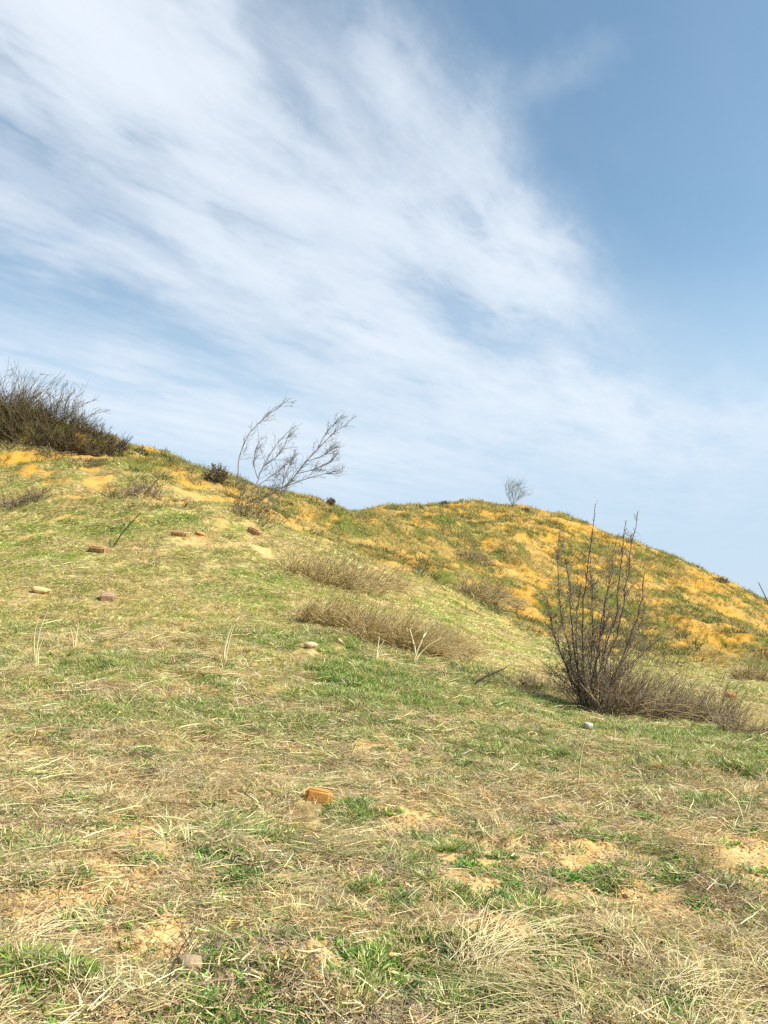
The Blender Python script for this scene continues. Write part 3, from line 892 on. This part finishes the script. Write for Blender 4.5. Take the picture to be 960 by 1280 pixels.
# ------------------------------------------------------------------ leaning trees
def tree(name, lines, label, D, group=None, bushy=1., r0=.045, cat='tree'):
    P0 = place(*lines[0][0])
    D0 = P0[1]
    root = root_empty(name, P0, label, cat, group)
    sc = D0/F
    L = lines[0]
    def conv(L, dd):
        return [at(u, v, D0+dd*k/len(L))-P0 for k, (u, v) in enumerate(L)]
    tr = conv(L, .3); tr[0] = np.array([0, 0, -.1])
    m = smooth_line(tr, 18); m[2:-1] += .015*rng.standard_normal((15, 3))
    add('trunk', tube_mesh('tree_trunk', [(m[None], np.linspace(r0*.68, .008, 18)[None])], 7), M_GREYBARK, root)
    allb = [m[None]]
    sets = []
    for L2 in lines[1:]:
        mm = smooth_line(conv(L2, rng.uniform(-.8, .8)), 12)
        add('limb', tube_mesh('tree_limb', [(mm[None], np.linspace(.017, .008, 12)[None])], 5), M_GREYBARK, root)
        p2 = smooth_line(mm, 18)[None]; allb.append(p2)
    A = np.concatenate(allb)
    n = int(24*bushy*len(A)**.7)
    p, d, t = branch(A, n, .22, .97, .75); d += np.array([.35, 0, .25])
    b1, r1 = grow(p, d, sc*rng.uniform(8, 26, n)*(1.2-.6*t), 6, .2, (.3, 0, .4), .0075, .0045)
    p, d, t = branch(b1, n*4, .15, 1, .7)
    b2, r2 = grow(p, d, sc*rng.uniform(4, 12, n*4), 4, .22, (.2, 0, .3), .005, .0035)
    add('twig_sprays', tube_mesh('tree_twigs', [(b1, r1), (b2, r2)], 3), M_GREYBARK, root)
    add('leaves', leaf_bits(b2, int(n*2.5), .04, 'tree_buds'), M_BUD, root)
    return root
tree('leaning_tree', [[(297, 605), (298, 575), (306, 548), (322, 529), (345, 511), (364, 497)]],
     'thin bare tree with a curved trunk on the skyline, leftmost of the leaning trees', 0, None, 1.1, .04)
tree('leaning_tree', [[(312, 630), (322, 598), (338, 566), (352, 546), (370, 532)], [(322, 598), (316, 578), (320, 562), (324, 552)],
                      [(330, 582), (346, 572), (356, 556), (362, 540)], [(318, 610), (338, 596), (352, 586), (360, 576)], [(311, 634), (330, 622), (350, 612), (366, 600)], [(310, 634), (304, 622), (300, 610)]],
     'small bushy bare tree between the curved tree and the long leaning tree', 0, None, 1.2, .034)
tree('leaning_tree', [[(332, 640), (352, 618), (374, 588), (396, 562), (418, 540), (446, 520)], [(360, 607), (384, 598), (406, 592), (426, 588)],
                      [(372, 592), (396, 586), (414, 578), (420, 570)], [(384, 576), (400, 572), (412, 564), (418, 556)], [(398, 560), (404, 546), (416, 532), (424, 522)],
                      [(352, 618), (354, 598), (362, 582), (366, 572)], [(331, 641), (336, 622), (344, 604), (350, 588)], [(330, 641), (322, 628), (318, 616)]],
     'bare tree leaning far to the right with bushy twigs along its lower side', 0, None, 1.3, .042)
tree('hilltop_tree', [[(641, 634), (641, 624), (640, 612), (642, 607)], [(641, 632), (635, 622), (632, 612)], [(642, 632), (648, 622), (652, 610)],
                      [(642, 630), (645, 618), (648, 607)], [(640, 630), (637, 618), (635, 608)]],
     'tiny bare tree standing alone on the crest of the far hill', 0, None, .8, .05)
stray(962, 758, [(957, 746), (948, 728)], 'bare_pole', 'thin dark stick leaning on the skyline at the right edge', .035, .022, 0, cat='stick')
for u, v, W, H, lab in [(555, 632, 8, 5, 'low green bush on the crest left of the hilltop tree'), (524, 636, 5, 4, 'very small dark bush on the saddle of the far hill'),
                        (655, 639, 7, 4, 'low dark bush right of the hilltop tree'), (900, 728, 9, 6, 'low bush on the right shoulder of the far hill')]:
    dome_bush(u, v, W, H, lab, n=260)

# ------------------------------------------------------------------ single stalks, sticks
def stalks(u, v, tips, label, mat=M_STRAWPALE, r0=.004, r1=.0015, name='dry_stalk', cat='dry stalk', side=0):
    P0 = place(u, v); D = P0[1]; sets = []
    for k, T in enumerate(tips):
        m = smooth_line([np.array([.01*k, .01*k, -.03])]+[at(a, b, D+.05*k)-P0 for a, b in T], 12)[None]
        sets.append((m, np.linspace(max(r0, 1.1*D/F), max(r1, .6*D/F), 12)[None]))
        if side:
            p, d, t = branch(m, side, .3, .95, .5)
            b, r = grow(p, d, D/F*rng.uniform(6, 18, side), 4, .15, (0, 0, .2), r1, r1*.7); sets.append((b, r))
    o = add(name, tube_mesh(name, sets, 4), mat, None, P0)
    return tag(o, label, cat)
stalks(281, 832, [[(284, 810), (292, 780), (309, 757)], [(280, 815), (284, 798), (290, 782)], [(279, 818), (281, 805), (286, 790)]],
       'pale yellow dry stalks standing alone in the middle of the slope', r0=.007, r1=.003)
stalks(44, 838, [[(46, 810), (50, 785), (60, 762)], [(43, 815), (42, 796), (47, 776)], [(48, 812), (55, 795)]],
       'pale dry stalks rising from the straw tuft at the left', r0=.006, r1=.003)
stalks(92, 812, [[(91, 798), (88, 786)], [(95, 797), (98, 778)], [(88, 800), (80, 790)]], 'short reddish dry stalks right of the left straw tuft', M_STRAW, side=3)
stalks(722, 985, [[(724, 960), (729, 930), (733, 915)]], 'single pale stalk in front of the tall bare shrub and white stone', r0=.0045)
stalks(516, 828, [[(522, 812), (532, 790), (548, 770)], [(520, 815), (516, 800), (512, 786)], [(524, 818), (536, 806), (552, 798)]], 'pale forked stalks at the front of the lower brush row', r0=.006, r1=.003, side=3)
stalks(140, 686, [[(150, 670), (163, 654), (176, 641)], [(137, 680), (138, 674)]], 'dark green sapling stick leaning on the upper left slope', mat_plant('green_stick', (.03, .05, .02), (.09, .11, .05)), .016, .008, 'sapling', 'sapling')
stalks(470, 826, [[(472, 810), (474, 796)], [(473, 815), (480, 800)]], 'thin pale stalk before the darkest bush of the lower brush row', r0=.004)
stalks(930, 1030, [[(938, 1000), (948, 975), (958, 962)], [(925, 1010), (918, 995), (905, 985)]], 'dry arching stalks at the right edge of the near slope', r0=.004)

def tussock(u, v, W, n, Lpx, heads, label, mat=M_STRAWPALE, r=.0017, lift=.9, droop=-1.3, name='dry_grass_tuft', spread=.5):
    """a tuft of long arching dead grass: W radius of the base (px), L length (px); heads: heading(s) in degrees, 0 = right, 90 = away"""
    P0 = place(u, v); sc = P0[1]/F
    a = rng.random(n)*2*pi; q = np.sqrt(rng.random(n))*W*sc
    s = np.c_[q*np.cos(a), q*np.sin(a), np.zeros(n)]
    s[:, 2] = height(P0[0]+s[:, 0], P0[1]+s[:, 1])-P0[2]-.02
    hd = np.radians(np.asarray(heads)[rng.integers(0, len(heads), n)])+spread*rng.standard_normal(n)
    el = lift*rng.uniform(.45, 1.2, n)
    d = np.c_[np.cos(hd)*np.cos(el), np.sin(hd)*np.cos(el), np.sin(el)]
    b, rr = grow(s, d, Lpx*sc*rng.uniform(.45, 1.15, n), 9, .05, (0, 0, droop), max(r*.8, .21*sc), max(r*.8, .21*sc)*.5)
    gz = height(P0[0]+b[..., 0].ravel(), P0[1]+b[..., 1].ravel()).reshape(b.shape[:2])-P0[2]
    b[:, 1:, 2] = np.maximum(b[:, 1:, 2], gz[:, 1:]+rng.uniform(.004, .05, n)[:, None])
    o = add(name, tube_mesh(name, [(b, rr)], 3), mat, None, P0)
    return tag(o, label, 'grass tuft')
tussock(585, 1215, 34, 110, 215, [20, 40, 65], 'large pale grass tuft arching to the right over bare sand in the foreground', lift=.6)
tussock(700, 1262, 40, 130, 200, [150, 165, 120], 'pale flattened grass tuft combed leftward at the bottom of the picture', lift=.45, droop=-.9)
tussock(860, 1268, 46, 110, 170, [20, 60, 150, 100], 'loose yellow grass tuft near the bottom right corner', lift=.6)
tussock(945, 1225, 30, 90, 170, [170, 140, 60], 'dry grass tuft leaning in from the right edge near the bottom', lift=.6)
tussock(520, 1175, 26, 60, 80, [100, 60, 140], 'shaggy tan grass tuft left of the large arching tuft', M_STRAW, lift=.6)
tussock(190, 1000, 30, 120, 60, [20, 160, 90, 60], 'tan grass tuft on the small bank at the left foreground', M_STRAW, lift=.9)
tussock(250, 1002, 22, 80, 56, [20, 160, 90], 'tan grass tuft right of the one on the small left bank', M_STRAW, lift=.9)
tussock(20, 846, 26, 150, 46, [20, 100, 60, 140], 'reddish straw tuft by the left edge of the middle slope', M_STRAW, lift=1.0)
tussock(84, 812, 20, 90, 36, [30, 90, 140], 'small straw tuft beside the reddish one on the left', M_STRAW, lift=1.0)
tussock(30, 1180, 30, 36, 100, [20, 60, 100], 'sparse pale grass tuft at the left edge of the foreground', lift=.7)
tussock(110, 1260, 30, 42, 120, [50, 100, 140], 'sparse pale grass tuft at the bottom left corner', lift=.7)
tussock(330, 1120, 26, 60, 120, [10, 30, 170], 'thin flattened grass tuft between the sandy patches of the foreground', M_STRAW, lift=.4)
tussock(880, 1075, 34, 100, 90, [20, 160, 90], 'brown shaggy grass tuft right of the largest sand patch', M_STRAW, lift=.7)
tussock(440, 1075, 34, 110, 80, [20, 160, 90, 60], 'mauve-brown matted grass tuft below the brick', M_BRUSHGREY, lift=.6)
tussock(900, 1130, 30, 90, 80, [20, 160, 90, 60], 'brown matted grass tuft near the right edge of the foreground', M_BRUSHGREY, lift=.6)

# dead branch on the slope
stray(588, 856, [(600, 849), (616, 842), (634, 834)], 'dead_branch', 'dark dead branch lying on the slope left of the tall bare shrub', .022, .007, 5, cat='branch')
stray(206, 1240, [(216, 1205), (230, 1180), (244, 1158)], 'dark_twig', 'thin dark twig lying in the straw at the lower left', .0035, .002, 0, cat='twig')

# ------------------------------------------------------------------ stones, bricks, clods
def stone(name, u, v, w, h, label, mat, cat='stone', depth=1., rot=0., boxy=False, tilt=0.):
    P0 = place(u, v+h*.35); sc = P0[1]/F
    bm = bmesh.new()
    if boxy:
        bmesh.ops.create_cube(bm, size=1.)
        bmesh.ops.bevel(bm, geom=bm.edges[:]+bm.verts[:], offset=.14, segments=3, affect='EDGES')
        bmesh.ops.subdivide_edges(bm, edges=bm.edges[:], cuts=2, use_grid_fill=True)
        amp = .10
    else:
        bmesh.ops.create_icosphere(bm, subdivisions=4, radius=.5)
        amp = .26
    sd = random.random()*40
    co_ = np.array([vv.co[:] for vv in bm.verts])
    nx = fbm(co_[:, 0]*2.2+sd, co_[:, 1]*2.2+co_[:, 2]*1.7, 91, 4)-.5
    nx2 = fbm(co_[:, 0]*9+sd, co_[:, 1]*9+co_[:, 2]*7, 93, 3)-.5
    co_ = co_*(1+amp*2*nx+amp*.5*nx2)[:, None]
    if not boxy:
        co_[:, 2] = np.where(co_[:, 2] > .26, .26+(co_[:, 2]-.26)*.35, co_[:, 2])
    for vv, c in zip(bm.verts, co_): vv.co = c*np.array([w*sc*(1 if v > 900 else .85), w*sc*.55*depth, h*sc*(1.3 if v > 900 else 1.05)])
    me = bpy.data.meshes.new(name); bm.to_mesh(me); bm.free(); me.shade_smooth()
    me.set_sharp_from_angle(angle=radians(35))
    o = add(name, me, mat, None, P0+np.array([0, 0, h*sc*(.36 if name != 'brick' or v > 900 else .22)]))
    nr = normals(np.array([P0[0]]), np.array([P0[1]]))
    e = euler_from(nr, np.array([rot]))[0]; o.rotation_euler = (float(e[0]), float(e[1])+tilt, float(e[2]))
    return tag(o, label, cat)
S_BRICK = mat_stone('fired_clay', (.46, .20, .045), (.60, .30, .08), 14)
S_RED = mat_stone('red_clay', (.34, .21, .14), (.46, .30, .21), 12)
S_BROWN = mat_stone('brown_clay', (.28, .16, .07), (.46, .29, .13), 12)
S_PALE = mat_stone('pale_stone', (.44, .33, .18), (.60, .48, .30), 12)
S_WHITE = mat_stone('white_stone', (.42, .38, .30), (.58, .54, .45), 14)
S_GREY = mat_stone('grey_clod', (.28, .20, .12), (.42, .32, .19), 14)
S_SAND = mat_stone('sandstone', (.55, .38, .15), (.68, .50, .24), 10)
S_ORANGE = mat_stone('orange_clay', (.48, .20, .06), (.60, .30, .10), 10)
stone('brick', 398, 998, 32, 15, 'orange brick lying in the grass in the centre foreground', S_BRICK, 'brick', 1.0, radians(-4), True, .05)
stone('stone', 388, 806, 20, 8, 'flat cream stone on the slope below the lower brush row', S_PALE, depth=.9, rot=.3)
stone('stone', 425, 802, 12, 6, 'small cream stone tilted beside the flat cream stone', S_PALE, depth=.7, rot=-.5, tilt=.3)
stone('stone', 51, 738, 26, 9, 'sandy ochre stone on the left slope', S_SAND, depth=.9)
stone('roof_tile', 134, 747, 22, 9, 'flat reddish tile shard on the left slope', S_RED, 'tile shard', 1.1, .3, True)['kind'] = 'thing'
stone('brick', 123, 686, 26, 10, 'worn brown brick half sunk in the upper left slope', S_BROWN, 'brick', .9, -.25, True)
stone('brick', 224, 667, 22, 8, 'dark brown brick lying flat in the upper slope grass', S_BROWN, 'brick', .8, 0, True)
stone('stone', 250, 667, 14, 6, 'orange clay lump right of the dark brown brick', S_ORANGE)
stone('brick', 318, 664, 20, 10, 'reddish brown brick below the leaning trees', S_BROWN, 'brick', .9, -.3, True, .15)
stone('stone', 735, 908, 12, 9, 'small white stone below the foot of the tall bare shrub', S_WHITE, depth=1.2)
stone('clod', 238, 1207, 30, 22, 'grey-brown clod of earth in the lower left foreground', S_GREY, 'clod', 1.2)
stone('clod', 913, 869, 14, 8, 'orange clay clod on the slope right of the gully brush', S_ORANGE, 'clod')
stone('clod', 656, 857, 8, 9, 'small dark clod of earth left of the tall bare shrub', mat_stone('dark_clod', (.03, .025, .02), (.08, .06, .05)), 'clod')
stone('stone', 338, 806, 10, 5, 'small sandy pebble left of the flat cream stone', S_SAND)
stone('clod', 490, 1200, 14, 12, 'small ochre clod on the sand left of the large arching tuft', S_SAND, 'clod')


# ------------------------------------------------------------------ camera, sun, sky
cam = bpy.data.cameras.new('camera'); co = bpy.data.objects.new('camera', cam); COL.objects.link(co)
co.location = tuple(CAM); co.rotation_euler = (pi/2+PITCH, 0, 0)
cam.sensor_fit = 'VERTICAL'; cam.sensor_height = 36.; cam.lens = 36.*F/1280
cam.clip_start = .05; cam.clip_end = 20000
scene.camera = co

SUN_EL, SUN_AZ = radians(45), radians(106)        # azimuth from +Y towards +X
sun = bpy.data.lights.new('sun', 'SUN'); sun.energy = 5.0; sun.angle = radians(.5); sun.color = (1., .95, .87)
so = bpy.data.objects.new('sun', sun); COL.objects.link(so)
so.rotation_euler = (pi/2-SUN_EL, 0, pi-SUN_AZ)
so.location = (0, 0, 30)

def pix_ae(u, v):
    d = ray(u, v); d = d/np.linalg.norm(d)
    return math.atan2(d[0], d[1]), math.asin(d[2])

def build_world():
    w = bpy.data.worlds.new('World'); scene.world = w; w.use_nodes = True
    nt = w.node_tree; nt.nodes.clear(); k = N(nt)
    sky = k.n('ShaderNodeTexSky', sky_type='NISHITA'); sky.sun_disc = False
    sky.sun_elevation = SUN_EL; sky.sun_rotation = SUN_AZ
    sky.air_density = 1.0; sky.dust_density = .5; sky.ozone_density = .5; sky.altitude = 200
    tc = k.n('ShaderNodeTexCoord').outputs['Generated']
    nv = k.n('ShaderNodeVectorMath', operation='NORMALIZE'); nt.links.new(tc, nv.inputs[0])
    sp = k.n('ShaderNodeSeparateXYZ'); nt.links.new(nv.outputs[0], sp.inputs[0])
    az = k.math('ARCTAN2', sp.outputs[0], sp.outputs[1]); el = k.math('ARCSINE', sp.outputs[2])
    cv = k.n('ShaderNodeCombineXYZ'); nt.links.new(az, cv.inputs[0]); nt.links.new(el, cv.inputs[1])
    # slow warp so that no cloud edge is smooth
    def warp(vec, scale, amt, off):
        nd = k.n('ShaderNodeTexNoise'); nd.inputs['Scale'].default_value = scale; nd.inputs['Detail'].default_value = 6
        nd.inputs['Roughness'].default_value = .6
        ad = k.n('ShaderNodeVectorMath', operation='ADD'); ad.inputs[1].default_value = off
        nt.links.new(vec, ad.inputs[0]); nt.links.new(ad.outputs[0], nd.inputs['Vector'])
        sb = k.n('ShaderNodeVectorMath', operation='SUBTRACT'); sb.inputs[1].default_value = (.5, .5, .5)
        nt.links.new(nd.outputs['Color'], sb.inputs[0])
        ma = k.n('ShaderNodeVectorMath', operation='MULTIPLY_ADD'); ma.inputs[1].default_value = (amt, amt, 0)
        nt.links.new(sb.outputs[0], ma.inputs[0]); nt.links.new(vec, ma.inputs[2])
        return ma.outputs[0]
    wv = warp(cv.outputs[0], 5., .16, (3, 1, 0))
    wv2 = warp(cv.outputs[0], 2.5, .10, (7, 4, 0))
    ws = k.n('ShaderNodeSeparateXYZ'); nt.links.new(wv, ws.inputs[0])
    def streak(vec, ang, sx, sy, scale, detail, off):
        mp = k.n('ShaderNodeMapping'); mp.vector_type = 'TEXTURE'
        mp.inputs['Rotation'].default_value = (0, 0, ang); mp.inputs['Scale'].default_value = (sx, sy, 1); mp.inputs['Location'].default_value = off
        nt.links.new(vec, mp.inputs[0])
        return k.noise(scale, mp.outputs[0], detail, .62)
    def gauss(u, v, du, dv, deg, amp):
        a0, e0 = pix_ae(u, v); th = radians(-deg); ca, sa = cos(th), sin(th)
        dx = k.math('SUBTRACT', ws.outputs[0], a0); dy = k.math('SUBTRACT', ws.outputs[1], e0)
        p = k.math('MULTIPLY', k.math('ADD', k.math('MULTIPLY', dx, ca), k.math('MULTIPLY', dy, sa)), F/du)
        q = k.math('MULTIPLY', k.math('SUBTRACT', k.math('MULTIPLY', dy, ca), k.math('MULTIPLY', dx, sa)), F/dv)
        r2 = k.math('ADD', k.math('MULTIPLY', p, p), k.math('MULTIPLY', q, q))
        return k.math('MULTIPLY', k.math('EXPONENT', k.math('MULTIPLY', r2, -1.)), amp)
    cloud = None
    for g in CLOUDS:
        b = gauss(*g); cloud = b if cloud is None else k.math('ADD', cloud, b)
    # streaks of a high cloud sheet: parallel lines on a level plane far above
    zc = k.math('MAXIMUM', sp.outputs[2], .04)
    px, py = k.math('DIVIDE', sp.outputs[0], zc), k.math('DIVIDE', sp.outputs[1], zc)
    A = radians(35)
    al = k.math('ADD', k.math('MULTIPLY', px, sin(A)), k.math('MULTIPLY', py, cos(A)))
    ac = k.math('SUBTRACT', k.math('MULTIPLY', px, cos(A)), k.math('MULTIPLY', py, sin(A)))
    def plane(fa, fc, off, warpamt, detail, rough):
        v = k.n('ShaderNodeCombineXYZ')
        nt.links.new(k.math('MULTIPLY_ADD', al, fa, off), v.inputs[0]); nt.links.new(k.math('MULTIPLY_ADD', ac, fc, off*.7), v.inputs[1])
        return k.noise(1., warp(v.outputs[0], .9, warpamt, (off, 2, 0)), detail, rough)
    s1 = plane(.75, 2.3, 3.1, .9, 8, .58)
    s2 = plane(2.0, 5.5, 8.3, 1.1, 8, .6)
    s3 = plane(5., 9., 1.7, 1.4, 6, .6)
    mod = k.math('ADD', k.math('ADD', k.math('MULTIPLY', s1, MOD[0]), k.math('MULTIPLY', s2, MOD[1])), k.math('MULTIPLY', s3, MOD[2]))
    mod = k.math('SUBTRACT', mod, .5*(MOD[0]+MOD[1]+MOD[2])-MOD[3])
    dens = k.math('MULTIPLY', k.math('MAXIMUM', cloud, .03), k.math('MAXIMUM', mod, .22))
    # thin even veil thickening towards the horizon
    veil = k.math('MULTIPLY', k.ramp(el, .50, .15), .22)
    dens = k.math('ADD', dens, veil)
    dens = k.math('SUBTRACT', 1., k.math('EXPONENT', k.math('MULTIPLY', dens, -1.35)))
    blue = k.mix(1., sky.outputs[0], (*SKY_TINT, 1.), 'MULTIPLY')
    blue = k.mix(k.math('MULTIPLY', k.ramp(el, .46, .10), .92), blue, (*HAZE_COL, 1.))
    col = k.mix(dens, blue, (*CLOUD_COL, 1.))
    bg = k.n('ShaderNodeBackground'); nt.links.new(col, bg.inputs[0]); bg.inputs[1].default_value = SKY_STRENGTH
    o = k.n('ShaderNodeOutputWorld'); nt.links.new(bg.outputs[0], o.inputs[0])

MOD = (2.5, 1.5, .7, .66)
SKY_STRENGTH = .108
SKY_TINT = (1.02, 1.16, 1.06)
HAZE_COL = (2.8, 3.85, 4.95)
CLOUD_COL = (4.85, 5.3, 5.85)
# u, v, half length, half width (photo pixels), tilt (degrees, downwards to the right), amount
CLOUDS = [
    (110, 10, 260, 80, 8, 2.2), (200, 170, 380, 80, 25, .9), (635, 325, 105, 44, 40, 2.0), (480, 250, 210, 52, 26, 1.1),
    (490, 95, 90, 40, 52, 1.1), (600, 200, 120, 42, 55, .9), (430, 400, 240, 36, 24, 1.2), (470, 330, 260, 110, 30, .45), (120, 320, 280, 34, 22, .85), (60, 465, 300, 40, 14, .8),
    (715, 485, 100, 22, 26, .9), (870, 520, 160, 30, 8, .6), (700, 95, 100, 22, -15, .22), (300, 540, 320, 46, 8, .45), (540, 480, 240, 50, 12, .45), (720, 570, 420, 50, 2, .4),
    (350, 110, 70, 26, 50, -.9), (415, 190, 70, 22, 38, -.6), (140, 255, 160, 20, 26, -.2), (620, 420, 90, 18, 20, -.3), (180, 300, 420, 200, 20, .36),
    ]
build_world()

scene.render.engine = 'CYCLES'
vs = scene.view_settings
vs.view_transform = 'Standard'; vs.look = 'None'; vs.exposure = 0.68; vs.gamma = 1.; vs.use_curve_mapping = False
scene.cycles.max_bounces = 3; scene.cycles.diffuse_bounces = 2; scene.cycles.transmission_bounces = 2; scene.cycles.glossy_bounces = 1
scene.cycles.caustics_reflective = False; scene.cycles.caustics_refractive = False
scene.cycles.use_denoising = False
scene.cycles.use_adaptive_sampling = True; scene.cycles.adaptive_threshold = .025
scene.render.film_transparent = False
